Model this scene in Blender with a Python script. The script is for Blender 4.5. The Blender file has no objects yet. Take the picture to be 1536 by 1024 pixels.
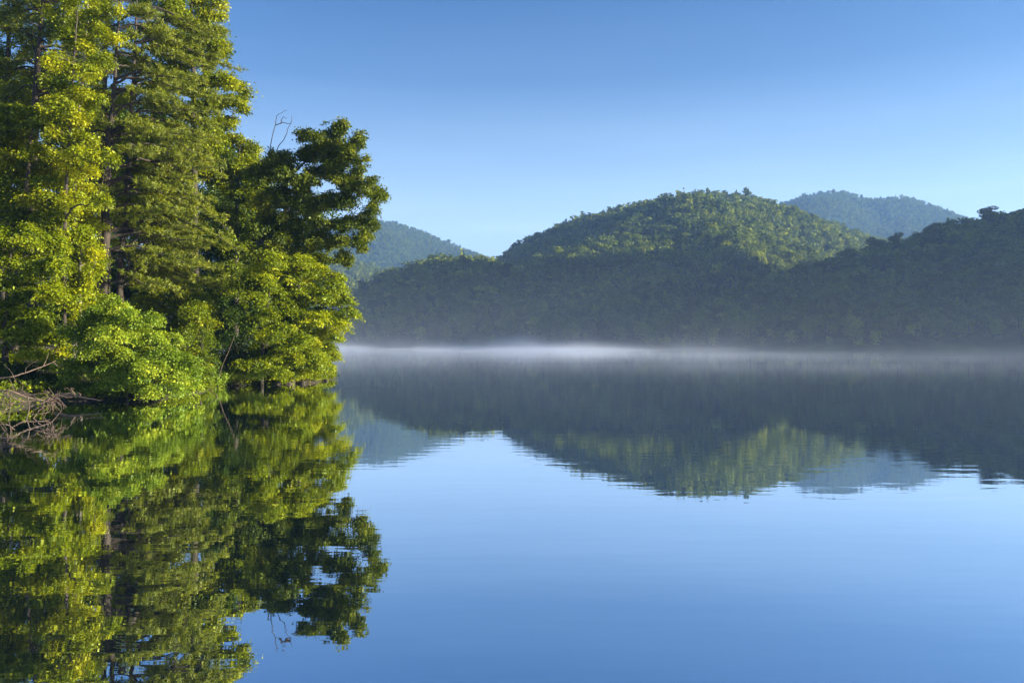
import bpy, math, random
import numpy as np
from mathutils import Vector

R = math.radians
random.seed(7)
RNG = np.random.default_rng(7)
scene = bpy.context.scene
COL = scene.collection

# ------------------------------------------------------------------ camera model used for surveying positions
FOC = 1536 * 28 / 36.0      # focal length in photograph pixels
CAMH = 2.6                  # eye height above the water


def P(px, py, d):
    """Point at distance d (metres, along y) seen at the photograph's pixel."""
    return ((px - 768) / FOC * d, d, CAMH + (512 - py) / FOC * d)


# ------------------------------------------------------------------ helpers
def tag(o, label=None, cat=None, group=None, kind=None):
    if label: o['label'] = label
    if cat: o['category'] = cat
    if group: o['group'] = group
    if kind: o['kind'] = kind
    return o


def empty(name, loc):
    o = bpy.data.objects.new(name, None)
    o.empty_display_size = 0.3
    o.location = loc
    COL.objects.link(o)
    return o


def link(name, me, mat, parent=None, loc=None):
    o = bpy.data.objects.new(name, me)
    if mat and not me.materials:
        me.materials.append(mat)
    COL.objects.link(o)
    if parent is not None:
        o.parent = parent
    if loc is not None:
        o.location = loc
    return o


def np_mesh(name, co, faces, smooth=False, tint=None):
    """co (V,3); faces (F,k) all with k corners; tint one float per face."""
    me = bpy.data.meshes.new(name)
    co = np.ascontiguousarray(co, np.float32)
    faces = np.ascontiguousarray(faces, np.int32)
    F, k = faces.shape
    me.vertices.add(len(co))
    me.vertices.foreach_set('co', co.ravel())
    me.loops.add(F * k)
    me.loops.foreach_set('vertex_index', faces.ravel())
    me.polygons.add(F)
    me.polygons.foreach_set('loop_start', np.arange(F, dtype=np.int32) * k)
    me.update(calc_edges=True)
    me.polygons.foreach_set('use_smooth', np.full(F, smooth, bool))
    if tint is not None:
        a = me.attributes.new('tint', 'FLOAT', 'FACE')
        a.data.foreach_set('value', np.ascontiguousarray(tint, np.float32))
    me.update()
    return me


class Tubes:
    def __init__(self, k=7):
        self.v, self.f, self.n, self.k = [], [], 0, k

    def add(self, pts, radii, wob=0.0):
        p = np.array(pts, float)
        r = np.array(radii, float)
        if len(p) < 2:
            return
        t = np.gradient(p, axis=0)
        t /= np.linalg.norm(t, axis=1)[:, None] + 1e-9
        ref = np.array([0.0, 1.0, 0.13]) if abs(t[0][2]) > 0.7 else np.array([0.0, 0.1, 1.0])
        a = np.cross(t, ref)
        a /= np.linalg.norm(a, axis=1)[:, None] + 1e-9
        b = np.cross(t, a)
        ang = np.arange(self.k) * 2 * math.pi / self.k
        rr = r[:, None] * (1 + wob * RNG.standard_normal((len(p), self.k)))
        ring = p[:, None, :] + rr[..., None] * (np.cos(ang)[None, :, None] * a[:, None, :] + np.sin(ang)[None, :, None] * b[:, None, :])
        self.v.append(ring.reshape(-1, 3))
        m, k = len(p), self.k
        i = np.arange(m - 1)[:, None] * k
        j = np.arange(k)[None, :]
        j2 = (j + 1) % k
        q = np.stack([i + j, i + j2, i + k + j2, i + k + j], -1).reshape(-1, 4) + self.n
        self.f.append(q)
        self.n += m * k

    def mesh(self, name):
        return np_mesh(name, np.concatenate(self.v), np.concatenate(self.f), smooth=True)


def smooth_path(pts, n=4, jit=0.0, rng=RNG):
    """Catmull-Rom through pts."""
    p = np.array(pts, float)
    if len(p) < 3:
        m = n * (len(p) - 1) + 1
        out = np.array([p[0] + (p[-1] - p[0]) * s for s in np.linspace(0, 1, m)])
    else:
        q = np.vstack([2 * p[0] - p[1], p, 2 * p[-1] - p[-2]])
        out = []
        for i in range(1, len(q) - 2):
            for s in np.linspace(0, 1, n, endpoint=False):
                a, b, c, d = q[i - 1], q[i], q[i + 1], q[i + 2]
                out.append(0.5 * (2 * b + (c - a) * s + (2 * a - 5 * b + 4 * c - d) * s * s + (3 * b - a - 3 * c + d) * s ** 3))
        out.append(p[-1])
        out = np.array(out)
    if jit:
        out[1:-1] += rng.standard_normal(out[1:-1].shape) * jit
    return out


def unit(v):
    return v / (np.linalg.norm(v, axis=-1, keepdims=True) + 1e-9)


def leaf_quads(pos, nrm, dirs, ln, wd):
    """One pointed four-cornered leaf per row."""
    nrm = unit(nrm)
    dirs = unit(dirs - nrm * (dirs * nrm).sum(1)[:, None])
    side = np.cross(nrm, dirs)
    L = ln[:, None]; W = wd[:, None]
    a = pos - dirs * L * 0.5
    c = pos + dirs * L * 0.5
    m = pos - dirs * L * 0.05
    b = m + side * W * 0.5 + nrm * W * 0.14
    d = m - side * W * 0.5 + nrm * W * 0.14
    co = np.stack([a, b, c, d], 1).reshape(-1, 3)
    f = np.arange(len(pos) * 4).reshape(-1, 4)
    return co, f


def rand_unit(rng, n):
    return unit(rng.standard_normal((n, 3)))


def lobes_to_clumps(rng, lobes, spacing, fill=0.45):
    """lobes: rows cx cy cz rx ry rz -> clump centres, outward directions and lobe index."""
    C, O, I = [], [], []
    for i, (cx, cy, cz, rx, ry, rz) in enumerate(lobes):
        area = 4 * math.pi * ((rx * ry) ** 1.6 / 3 + (rx * rz) ** 1.6 / 3 + (ry * rz) ** 1.6 / 3) ** (1 / 1.6)
        n = max(4, int(area / spacing ** 2 * 1.15))
        d = rand_unit(rng, n)
        r = rng.random(n) ** fill * rng.uniform(0.82, 1.12, n)
        C.append(np.array([cx, cy, cz]) + d * r[:, None] * np.array([rx, ry, rz]))
        O.append(unit(d / np.array([rx, ry, rz])))
        I.append(np.full(n, i))
    return np.concatenate(C), np.concatenate(O), np.concatenate(I)


def crown_leaves(rng, C, O, I, rc, nl, length, flat=0.55, droop=0.25, up=0.7, out=0.6, rnd=0.55, tint0=0.5, tspread=0.22, lobe_tint=0.12):
    n = len(C)
    k = n * nl
    scale = rng.uniform(0.7, 1.3, n)
    off = rand_unit(rng, k) * (rng.random(k) ** 0.45)[:, None]
    off *= np.where(rng.random(k) < .2, rng.uniform(1.1, 1.9, k), 1.0)[:, None]
    off *= np.repeat(scale, nl)[:, None] * rc
    off[:, 2] *= flat
    # each clump hangs a little outwards
    co = np.repeat(O, nl, 0)
    rad = np.hypot(off[:, 0], off[:, 1])
    off[:, 2] -= droop * (off[:, 0] * co[:, 0] + off[:, 1] * co[:, 1]) + droop * 0.4 * rad * rad / rc
    pos = np.repeat(C, nl, 0) + off
    nrm = co * out + np.array([0, 0, up]) + rng.standard_normal((k, 3)) * rnd
    dirs = unit(off + co * 0.3 * rc) + rng.standard_normal((k, 3)) * 0.5
    dirs[:, 2] -= 0.35
    ln = length * np.clip(rng.lognormal(0, .30, k), .5, 1.9)
    wd = ln * rng.uniform(0.5, 0.72, k)
    lt = rng.normal(0, lobe_tint, I.max() + 1)[I]
    ct = lt + rng.normal(0, tspread * 0.5, n)
    tint = tint0 + np.repeat(ct, nl) + rng.normal(0, tspread * 0.42, k)
    q, f = leaf_quads(pos, nrm, dirs, ln, wd)
    return q, f, np.clip(tint, 0, 1)


# ------------------------------------------------------------------ materials
def new_mat(name):
    m = bpy.data.materials.new(name)
    m.use_nodes = True
    nt = m.node_tree
    nt.nodes.clear()
    out = nt.nodes.new('ShaderNodeOutputMaterial')
    return m, nt, out


def N(nt, typ, **kw):
    n = nt.nodes.new(typ)
    for k, v in kw.items():
        if k in n.inputs:
            n.inputs[k].default_value = v
        else:
            setattr(n, k, v)
    return n


def ramp(nt, stops):
    r = nt.nodes.new('ShaderNodeValToRGB')
    e = r.color_ramp.elements
    while len(e) < len(stops):
        e.new(0.5)
    for i, (p, c) in enumerate(stops):
        e[i].position = p
        e[i].color = (*c, 1) if len(c) == 3 else c
    return r


def leaf_mat(name, stops, trans=0.45, gloss=0.018, tcol=(1.25, 1.15, 0.5)):
    m, nt, out = new_mat(name)
    at = N(nt, 'ShaderNodeAttribute', attribute_name='tint')
    cr = ramp(nt, stops)
    nt.links.new(at.outputs['Fac'], cr.inputs['Fac'])
    dif = N(nt, 'ShaderNodeBsdfDiffuse')
    tr = N(nt, 'ShaderNodeBsdfTranslucent')
    mul = N(nt, 'ShaderNodeMix', data_type='RGBA', blend_type='MULTIPLY')
    mul.inputs[0].default_value = 1.0
    mul.inputs[7].default_value = (*tcol, 1)
    nt.links.new(cr.outputs['Color'], mul.inputs[6])
    nt.links.new(cr.outputs['Color'], dif.inputs['Color'])
    nt.links.new(mul.outputs[2], tr.inputs['Color'])
    mx = N(nt, 'ShaderNodeMixShader'); mx.inputs[0].default_value = trans
    nt.links.new(dif.outputs[0], mx.inputs[1]); nt.links.new(tr.outputs[0], mx.inputs[2])
    gl = N(nt, 'ShaderNodeBsdfGlossy', Roughness=0.45)
    gl.inputs['Color'].default_value = (0.9, 0.95, 0.8, 1)
    mx2 = N(nt, 'ShaderNodeMixShader'); mx2.inputs[0].default_value = gloss
    nt.links.new(mx.outputs[0], mx2.inputs[1]); nt.links.new(gl.outputs[0], mx2.inputs[2])
    nt.links.new(mx2.outputs[0], out.inputs['Surface'])
    return m


LEAF = {
    'oak': leaf_mat('leaf_oak', [(0, (.020, .038, .004)), (.5, (.075, .108, .006)), (1, (.20, .22, .010))], 0.35),
    'bright': leaf_mat('leaf_bright', [(0, (.032, .068, .003)), (.5, (.200, .252, .003)), (1, (.46, .445, .004))], 0.38),
    'mid': leaf_mat('leaf_mid', [(0, (.024, .052, .003)), (.5, (.148, .194, .003)), (1, (.39, .385, .004))], 0.36),
    'yellow': leaf_mat('leaf_yellow', [(0, (.13, .19, .005)), (.5, (.33, .36, .005)), (1, (.56, .50, .005))], 0.42),
    'pine': leaf_mat('needle_pine', [(0, (.026, .046, .004)), (.5, (.112, .142, .005)), (1, (.28, .29, .008))], 0.32, 0.03),
    'bush': leaf_mat('leaf_bush', [(0, (.042, .085, .006)), (.5, (.165, .250, .014)), (1, (.40, .43, .025))], 0.36),
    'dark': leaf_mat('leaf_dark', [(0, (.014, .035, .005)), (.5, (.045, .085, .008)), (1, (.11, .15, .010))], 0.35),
    'wood': leaf_mat('leaf_hill', [(0, (.032, .058, .010)), (.5, (.110, .156, .011)), (1, (.28, .31, .013))], 0.35, 0.01, (1.15, 1.1, .6)),
    'hillpine': leaf_mat('needle_hill', [(0, (.030, .052, .010)), (.5, (.070, .095, .012)), (1, (.15, .155, .018))], 0.3, 0.01, (1.1, 1.1, .6)),
}


def bark_mat(name, c1, c2, scale=9, stretch=0.18):
    m, nt, out = new_mat(name)
    tc = N(nt, 'ShaderNodeTexCoord')
    mp = N(nt, 'ShaderNodeMapping')
    mp.inputs['Scale'].default_value = (1, 1, stretch)
    nt.links.new(tc.outputs['Object'], mp.inputs['Vector'])
    nz = N(nt, 'ShaderNodeTexNoise', Scale=scale, Detail=6.0, Roughness=0.65)
    nt.links.new(mp.outputs[0], nz.inputs['Vector'])
    cr = ramp(nt, [(0.32, c1), (0.68, c2)])
    nt.links.new(nz.outputs['Fac'], cr.inputs['Fac'])
    bs = N(nt, 'ShaderNodeBsdfPrincipled', Roughness=0.9)
    nt.links.new(cr.outputs['Color'], bs.inputs['Base Color'])
    bp = N(nt, 'ShaderNodeBump', Strength=0.7, Distance=0.05)
    nt.links.new(nz.outputs['Fac'], bp.inputs['Height'])
    nt.links.new(bp.outputs[0], bs.inputs['Normal'])
    nt.links.new(bs.outputs[0], out.inputs['Surface'])
    return m


BARK = bark_mat('bark_brown', (.016, .012, .009), (.065, .050, .037))
BARKP = bark_mat('bark_pine', (.014, .011, .008), (.060, .044, .032), 7, 0.22)
BARKL = bark_mat('bark_pale', (.12, .10, .08), (.34, .30, .25))
DEAD = bark_mat('bleached_wood', (.045, .030, .022), (.17, .115, .085), 14, 1.0)


def ground_mat():
    m, nt, out = new_mat('bank_soil')
    tc = N(nt, 'ShaderNodeTexCoord')
    nz = N(nt, 'ShaderNodeTexNoise', Scale=1.3, Detail=8.0, Roughness=0.7)
    nt.links.new(tc.outputs['Object'], nz.inputs['Vector'])
    cr = ramp(nt, [(.3, (.012, .009, .006)), (.48, (.045, .028, .016)), (.58, (.03, .036, .010)), (.75, (.09, .058, .034))])
    nt.links.new(nz.outputs['Fac'], cr.inputs['Fac'])
    bs = N(nt, 'ShaderNodeBsdfPrincipled', Roughness=0.95)
    nt.links.new(cr.outputs['Color'], bs.inputs['Base Color'])
    bp = N(nt, 'ShaderNodeBump', Strength=0.8, Distance=0.15)
    nt.links.new(nz.outputs['Fac'], bp.inputs['Height'])
    nt.links.new(bp.outputs[0], bs.inputs['Normal'])
    nt.links.new(bs.outputs[0], out.inputs['Surface'])
    return m


def hill_mat():
    m, nt, out = new_mat('forest_floor')
    tc = N(nt, 'ShaderNodeTexCoord')
    nz = N(nt, 'ShaderNodeTexNoise', Scale=0.12, Detail=8.0, Roughness=0.7)
    nt.links.new(tc.outputs['Object'], nz.inputs['Vector'])
    cr = ramp(nt, [(.35, (.015, .030, .010)), (.65, (.045, .07, .018))])
    nt.links.new(nz.outputs['Fac'], cr.inputs['Fac'])
    bs = N(nt, 'ShaderNodeBsdfPrincipled', Roughness=1.0)
    bs.inputs['Specular IOR Level'].default_value = 0.0
    nt.links.new(cr.outputs['Color'], bs.inputs['Base Color'])
    nt.links.new(bs.outputs[0], out.inputs['Surface'])
    return m


def water_mat():
    m, nt, out = new_mat('lake_water')
    tc = N(nt, 'ShaderNodeTexCoord')
    # small stretched ripples plus long slow swell
    mp = N(nt, 'ShaderNodeMapping'); mp.inputs['Scale'].default_value = (0.35, 1.6, 1)
    nt.links.new(tc.outputs['Object'], mp.inputs['Vector'])
    n1 = N(nt, 'ShaderNodeTexNoise', Scale=1.0, Detail=3.0, Roughness=0.5)
    nt.links.new(mp.outputs[0], n1.inputs['Vector'])
    mp2 = N(nt, 'ShaderNodeMapping'); mp2.inputs['Scale'].default_value = (1.2, 3.4, 1)
    nt.links.new(tc.outputs['Object'], mp2.inputs['Vector'])
    n2 = N(nt, 'ShaderNodeTexNoise', Scale=1.0, Detail=2.0, Roughness=0.5)
    nt.links.new(mp2.outputs[0], n2.inputs['Vector'])
    # patches where a breath of wind roughens the surface, drawn out across the lake
    mp3 = N(nt, 'ShaderNodeMapping'); mp3.inputs['Scale'].default_value = (0.006, 0.045, 1)
    nt.links.new(tc.outputs['Object'], mp3.inputs['Vector'])
    n3 = N(nt, 'ShaderNodeTexNoise', Scale=1.0, Detail=5.0, Roughness=0.6)
    nt.links.new(mp3.outputs[0], n3.inputs['Vector'])
    pr = N(nt, 'ShaderNodeMapRange'); pr.inputs['From Min'].default_value = .46; pr.inputs['From Max'].default_value = .66
    nt.links.new(n3.outputs['Fac'], pr.inputs['Value'])
    b1 = N(nt, 'ShaderNodeBump', Strength=1.0, Distance=0.0017)
    nt.links.new(n1.outputs['Fac'], b1.inputs['Height'])
    b2 = N(nt, 'ShaderNodeBump', Strength=1.0, Distance=0.0008)
    nt.links.new(n2.outputs['Fac'], b2.inputs['Height'])
    nt.links.new(b1.outputs[0], b2.inputs['Normal'])
    rs = N(nt, 'ShaderNodeMath', operation='MULTIPLY_ADD'); rs.inputs[1].default_value = 5.0; rs.inputs[2].default_value = .7
    nt.links.new(pr.outputs[0], rs.inputs[0])
    dk = N(nt, 'ShaderNodeMath', operation='MULTIPLY'); dk.inputs[1].default_value = .0008
    nt.links.new(rs.outputs[0], dk.inputs[0]); nt.links.new(dk.outputs[0], b2.inputs['Distance'])
    ro = N(nt, 'ShaderNodeMath', operation='MULTIPLY_ADD')
    ro.inputs[1].default_value = 0.02; ro.inputs[2].default_value = 0.003
    nt.links.new(pr.outputs[0], ro.inputs[0])
    gl = N(nt, 'ShaderNodeBsdfGlossy')
    gl.inputs['Color'].default_value = (0.93, 0.96, 1.0, 1)
    nt.links.new(ro.outputs[0], gl.inputs['Roughness'])
    nt.links.new(b2.outputs[0], gl.inputs['Normal'])
    df = N(nt, 'ShaderNodeBsdfDiffuse')
    df.inputs['Color'].default_value = (0.006, 0.014, 0.016, 1)
    fr = N(nt, 'ShaderNodeFresnel', IOR=1.5)
    fm = N(nt, 'ShaderNodeMapRange'); fm.inputs['To Min'].default_value = .75; fm.inputs['To Max'].default_value = 1.0
    fm.inputs['From Max'].default_value = .8
    nt.links.new(fr.outputs[0], fm.inputs['Value'])
    mx = N(nt, 'ShaderNodeMixShader')
    nt.links.new(fm.outputs[0], mx.inputs[0])
    nt.links.new(df.outputs[0], mx.inputs[1]); nt.links.new(gl.outputs[0], mx.inputs[2])
    nt.links.new(mx.outputs[0], out.inputs['Surface'])
    return m


# ------------------------------------------------------------------ terrain
SHORE = [(-300, 640, 24.3), (0, 607, 32.7), (95, 602, 34.5), (170, 600, 35.3), (240, 597, 36.5), (300, 588, 40.9), (340, 579, 46.4),
         (400, 577, 47.8), (470, 574, 50.0), (498, 568, 54), (500, 561, 62), (484, 552, 77), (430, 545, 94), (340, 540, 111), (190, 535, 135)]
SHORE_XY = np.array([((px - 768) / FOC * d, d) for px, py, d in SHORE])
POLY = np.vstack([SHORE_XY, [(-190, 150), (-190, 10), (-60, 10)]])


def shore_dist(x, y):
    """Signed distance to the water's edge, positive on land."""
    x = np.asarray(x, float); y = np.asarray(y, float)
    best = np.full(x.shape, 1e9)
    inside = np.zeros(x.shape, bool)
    n = len(POLY)
    for i in range(n):
        ax, ay = POLY[i]; bx, by = POLY[(i + 1) % n]
        c = (ay > y) != (by > y)
        with np.errstate(divide='ignore', invalid='ignore'):
            xi = (bx - ax) * (y - ay) / (by - ay) + ax
        inside ^= c & (x < xi)
        if i < len(SHORE_XY) - 1:
            dx, dy = bx - ax, by - ay
            t = np.clip(((x - ax) * dx + (y - ay) * dy) / (dx * dx + dy * dy), 0, 1)
            best = np.minimum(best, np.hypot(x - ax - t * dx, y - ay - t * dy))
    return np.where(inside, best, -best)


def wobble(x, y, s, seed):
    r = np.random.default_rng(seed)
    out = 0
    for i in range(6):
        a = r.uniform(0, 2 * math.pi); k = 2 * math.pi / (s * r.uniform(0.6, 1.6)); p = r.uniform(0, 6.28)
        out = out + np.sin((x * math.cos(a) + y * math.sin(a)) * k + p)
    return out / 3.0


def ground_h(x, y):
    d = shore_dist(x, y)
    d = d + 0.35 * wobble(np.asarray(x, float), np.asarray(y, float), 4.0, 3)
    land = 0.26 * (1 - np.exp(-np.maximum(d, 0) / 0.5)) + 0.10 * np.maximum(d, 0) + 0.08 * wobble(np.asarray(x, float), np.asarray(y, float), 3.0, 4) * np.clip(d, 0, 1)
    return np.where(d > 0, land, 0.45 * d)


def build_bank():
    xs = np.arange(-75, -4, 0.5); ys = np.arange(12, 141, 0.5)
    X, Y = np.meshgrid(xs, ys)
    Z = ground_h(X, Y)
    Z = np.maximum(Z, -3)
    ny, nx = X.shape
    i = np.arange(ny - 1)[:, None] * nx; j = np.arange(nx - 1)[None, :]
    q = np.stack([i + j, i + j + 1, i + nx + j + 1, i + nx + j], -1).reshape(-1, 4)
    keep = (Z.ravel()[q] > -2.9).any(1)
    me = np_mesh('bank', np.stack([X, Y, Z], -1).reshape(-1, 3), q[keep], smooth=True)
    tag(link('ground', me, ground_mat()), 'bare brown soil bank rising from the water under the left trees', 'ground', kind='structure')


# ridges: name, px list with crest row (terrain, without trees), crest distance, foot distance, power, back width
RIDGES = {
    'right': dict(c=[(940, 530), (980, 515), (1050, 482), (1090, 458), (1150, 436), (1200, 422), (1250, 411), (1300, 394), (1350, 380), (1400, 364),
                     (1450, 347), (1536, 330), (1651, 318), (1795, 320), (2082, 250), (2262, 350), (2383, 240), (2498, -70), (2797, -225), (3034, -215), (3400, -110), (4000, -330), (4330, -420), (4750, -420), (4900, 200), (5000, 500)],  # columns right of the frame: unseen ridge, shaped to shade the hills
                  D=[(940, 300), (1090, 345), (1300, 390), (1536, 460), (1651, 600), (1795, 590), (2082, 500), (2383, 407), (2498, 380), (2797, 330), (3034, 300), (3397, 270), (3755, 248), (4100, 212), (4500, 195), (4900, 180)],
                  S=[(940, 292), (1090, 290), (1300, 255), (1536, 235), (2000, 228), (2400, 215), (2800, 205), (3034, 200), (3397, 185), (3755, 155), (4200, 130), (4900, 112)], p=0.85, back=110),
    'spur': dict(c=[(-400, 500), (200, 492), (400, 486), (470, 478), (515, 468), (560, 436), (600, 419), (640, 406), (700, 402), (735, 404), (760, 414), (800, 436),
                    (860, 470), (920, 500), (960, 530)],
                 D=[(-400, 600), (500, 500), (960, 470)], S=[(-400, 480), (500, 370), (760, 345), (960, 350)], p=0.7, back=150),
    'main': dict(c=[(560, 520), (640, 480), (700, 430), (745, 400), (770, 381), (800, 365), (850, 344), (900, 331), (950, 318), (1000, 309), (1050, 300), (1090, 297),
                    (1130, 304), (1170, 317), (1210, 330), (1250, 345), (1300, 363), (1350, 373), (1450, 392), (1700, 430), (2200, 520)],
                 D=[(560, 700), (760, 720), (1090, 800), (1350, 860), (2200, 900)],
                 S=[(560, 400), (760, 360), (900, 345), (1000, 345), (1090, 370), (1350, 480), (2200, 560)], p=0.88, back=320),
    'left_middle': dict(c=[(-400, 430), (200, 400), (440, 388), (500, 388), (530, 395), (590, 415), (650, 445), (720, 500)],
                        D=[(-400, 1100), (720, 1100)], S=[(-400, 800), (720, 800)], p=0.9, back=250),
    'left_far': dict(c=[(-400, 430), (100, 390), (300, 360), (440, 340), (500, 336), (550, 333), (590, 335), (640, 352), (680, 370), (720, 384), (800, 425), (900, 485)],
                     D=[(-400, 2000), (900, 2000)], S=[(-400, 1250), (900, 1250)], p=0.9, back=500),
    'right_far': dict(c=[(980, 430), (1050, 375), (1100, 345), (1170, 309), (1200, 298), (1240, 289), (1270, 291), (1310, 303), (1352, 296), (1392, 308), (1430, 322),
                         (1500, 352), (1700, 400), (2000, 470)],
                      D=[(980, 1750), (2000, 1750)], S=[(980, 1150), (2000, 1150)], p=0.9, back=500),
}


def lerp(tab, x):
    a = np.array(tab, float)
    return np.interp(x, a[:, 0], a[:, 1])


def smooth_crest(tab, px):
    # average of three neighbouring samples rounds off the corners of the table
    return (lerp(tab, px - 14) + 2 * lerp(tab, px) + lerp(tab, px + 14)) / 4


def terrain_h(px, d):
    """Height over the lake at pixel column px and distance d (both arrays); also which ridge wins."""
    x = (px - 768) / FOC * d
    best = np.full(np.broadcast(px, d).shape, -4.0)
    who = np.zeros(best.shape, int)
    for i, (k, r) in enumerate(RIDGES.items()):
        cy = smooth_crest(r['c'], px)
        D = lerp(r['D'], px); S = lerp(r['S'], px)
        S = S + 14 * wobble(x, np.zeros_like(x), 110, 50 + i)
        hc = CAMH + (512 - cy) / FOC * D
        t = np.clip((d - S) / (D - S), 0, 1)
        f = t ** r['p']
        f = f + 0.09 * np.sin(np.clip(t, 0, 1) * math.pi) * wobble(x, d, 150 if i < 3 else 320, 20 + i)
        b = np.clip((d - D) / r['back'], 0, 1)
        f = np.where(d > D, 1 - b * b * (3 - 2 * b), f)
        h = hc * f - np.where(d < S, np.minimum((S - d) * 0.3, 3), 0)
        if k == 'main':   # a rib running down from the summit towards the lake
            pc = np.interp(t, [.15, .5, .8], [1090, 1045, 1020])
            u = px - pc
            h = h + 15 * np.clip(t / .3, 0, 1) * np.clip((.80 - t) / .4, 0, 1) * np.exp(-(u / np.where(u > 0, 110, 42)) ** 2)
        h = np.where(hc > 0.5, h, -4)
        w = h > best
        best = np.where(w, h, best); who = np.where(w, i, who)
    return best, who


def build_hills():
    pxs = np.concatenate([np.arange(-420, 500, 20), np.arange(500, 1660, 6), np.arange(1660, 5030, 30)]).astype(float)
    ds = np.concatenate([np.concatenate([np.arange(105, 215, 10.0), np.arange(215, 520, 4.0)]), np.arange(520, 1000, 8.0), np.arange(1000, 2560, 22.0)])
    PX, DD = np.meshgrid(pxs, ds)
    H, _ = terrain_h(PX, DD)
    X = (PX - 768) / FOC * DD
    ny, nx = X.shape
    i = np.arange(ny - 1)[:, None] * nx; j = np.arange(nx - 1)[None, :]
    q = np.stack([i + j, i + j + 1, i + nx + j + 1, i + nx + j], -1).reshape(-1, 4)
    keep = (H.ravel()[q] > -2.5).any(1)
    me = np_mesh('hills', np.stack([X, DD, H], -1).reshape(-1, 3), q[keep], smooth=True)
    tag(link('hills', me, hill_mat()), 'wooded hills rising round the far side of the lake', 'hills', kind='structure')
    # what can be seen of the land from the shore by the camera
    HT = (H + 12) / DD
    run = np.maximum.accumulate(H / DD, axis=0)
    return pxs, ds, H, run


# ------------------------------------------------------------------ far trees
def far_template(seed, kind, nl, big):
    """Unit-height tree crown around the origin's axis: faces and tints."""
    rng = np.random.default_rng(seed)
    if kind == 'broad':
        lobes = []
        for k in range(7):
            a = rng.uniform(0, 6.28); r = rng.uniform(0.08, 0.22)
            lobes.append((math.cos(a) * r, math.sin(a) * r, rng.uniform(0.42, 0.82), rng.uniform(.12, .2), rng.uniform(.12, .2), rng.uniform(.11, .17)))
        lobes.append((0, 0, .6, .22, .22, .26)); lobes.append((0, 0, .3, .2, .2, .16))
    elif kind == 'pine':
        lobes = []
        for k in range(7):
            a = rng.uniform(0, 6.28); r = rng.uniform(0.04, 0.17)
            lobes.append((math.cos(a) * r, math.sin(a) * r, rng.uniform(0.55, 0.93), rng.uniform(.10, .17), rng.uniform(.10, .17), rng.uniform(.045, .08)))
        lobes.append((0, 0, .75, .1, .1, .2))
    else:  # cone
        lobes = []
        for k in range(9):
            z = 0.2 + 0.76 * k / 8; r = 0.19 * (1.04 - k / 8) + 0.015
            lobes.append((rng.normal(0, .012), rng.normal(0, .012), z, r, r, 0.045))
    L = np.array(lobes)
    w = L[:, 3] * L[:, 5]
    I = rng.choice(len(L), nl, p=w / w.sum())
    d = rand_unit(rng, nl)
    rad = rng.uniform(0.75, 1.1, nl)
    pos = L[I, :3] + d * rad[:, None] * L[I, 3:]
    nrm = unit(d / L[I, 3:]) + rng.standard_normal((nl, 3)) * 0.35 + np.array([0, 0, .25])
    dirs = rng.standard_normal((nl, 3))
    ln = big * rng.uniform(0.7, 1.3, nl)
    lt = rng.normal(0, .1, len(L))[I] + rng.normal(0, .09, nl)
    q, f = leaf_quads(pos, nrm, dirs, ln, ln * 0.8)
    return q, lt


TEMPL = {}


def template(kind, lod, v):
    key = (kind, lod, v)
    if key not in TEMPL:
        nl, big = {0: (1500, 0.040), 1: (420, 0.075), 2: (210, 0.105), 3: (110, 0.135)}[lod]
        if kind == 'cone': nl = int(nl * 0.8)
        TEMPL[key] = far_template(900 + 31 * v + 7 * lod + {'broad': 0, 'pine': 100, 'cone': 200}[kind], kind, nl, big)
    return TEMPL[key]


def forest_mesh(name, rows):
    """rows: list of (x,y,z,h,w,rot,kind,lod,v,tint)"""
    co, tn = [], []
    for (x, y, z, h, w, rot, kind, lod, v, t) in rows:
        q, lt = template(kind, lod, v)
        c, s = math.cos(rot), math.sin(rot)
        p = np.empty_like(q)
        p[:, 0] = (q[:, 0] * c - q[:, 1] * s) * h * w + x
        p[:, 1] = (q[:, 0] * s + q[:, 1] * c) * h * w + y
        p[:, 2] = q[:, 2] * h + z
        co.append(p.astype(np.float32)); tn.append(np.clip(lt + t, 0, 1))
    co = np.concatenate(co)
    return np_mesh(name, co, np.arange(len(co)).reshape(-1, 4), tint=np.concatenate(tn))


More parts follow.
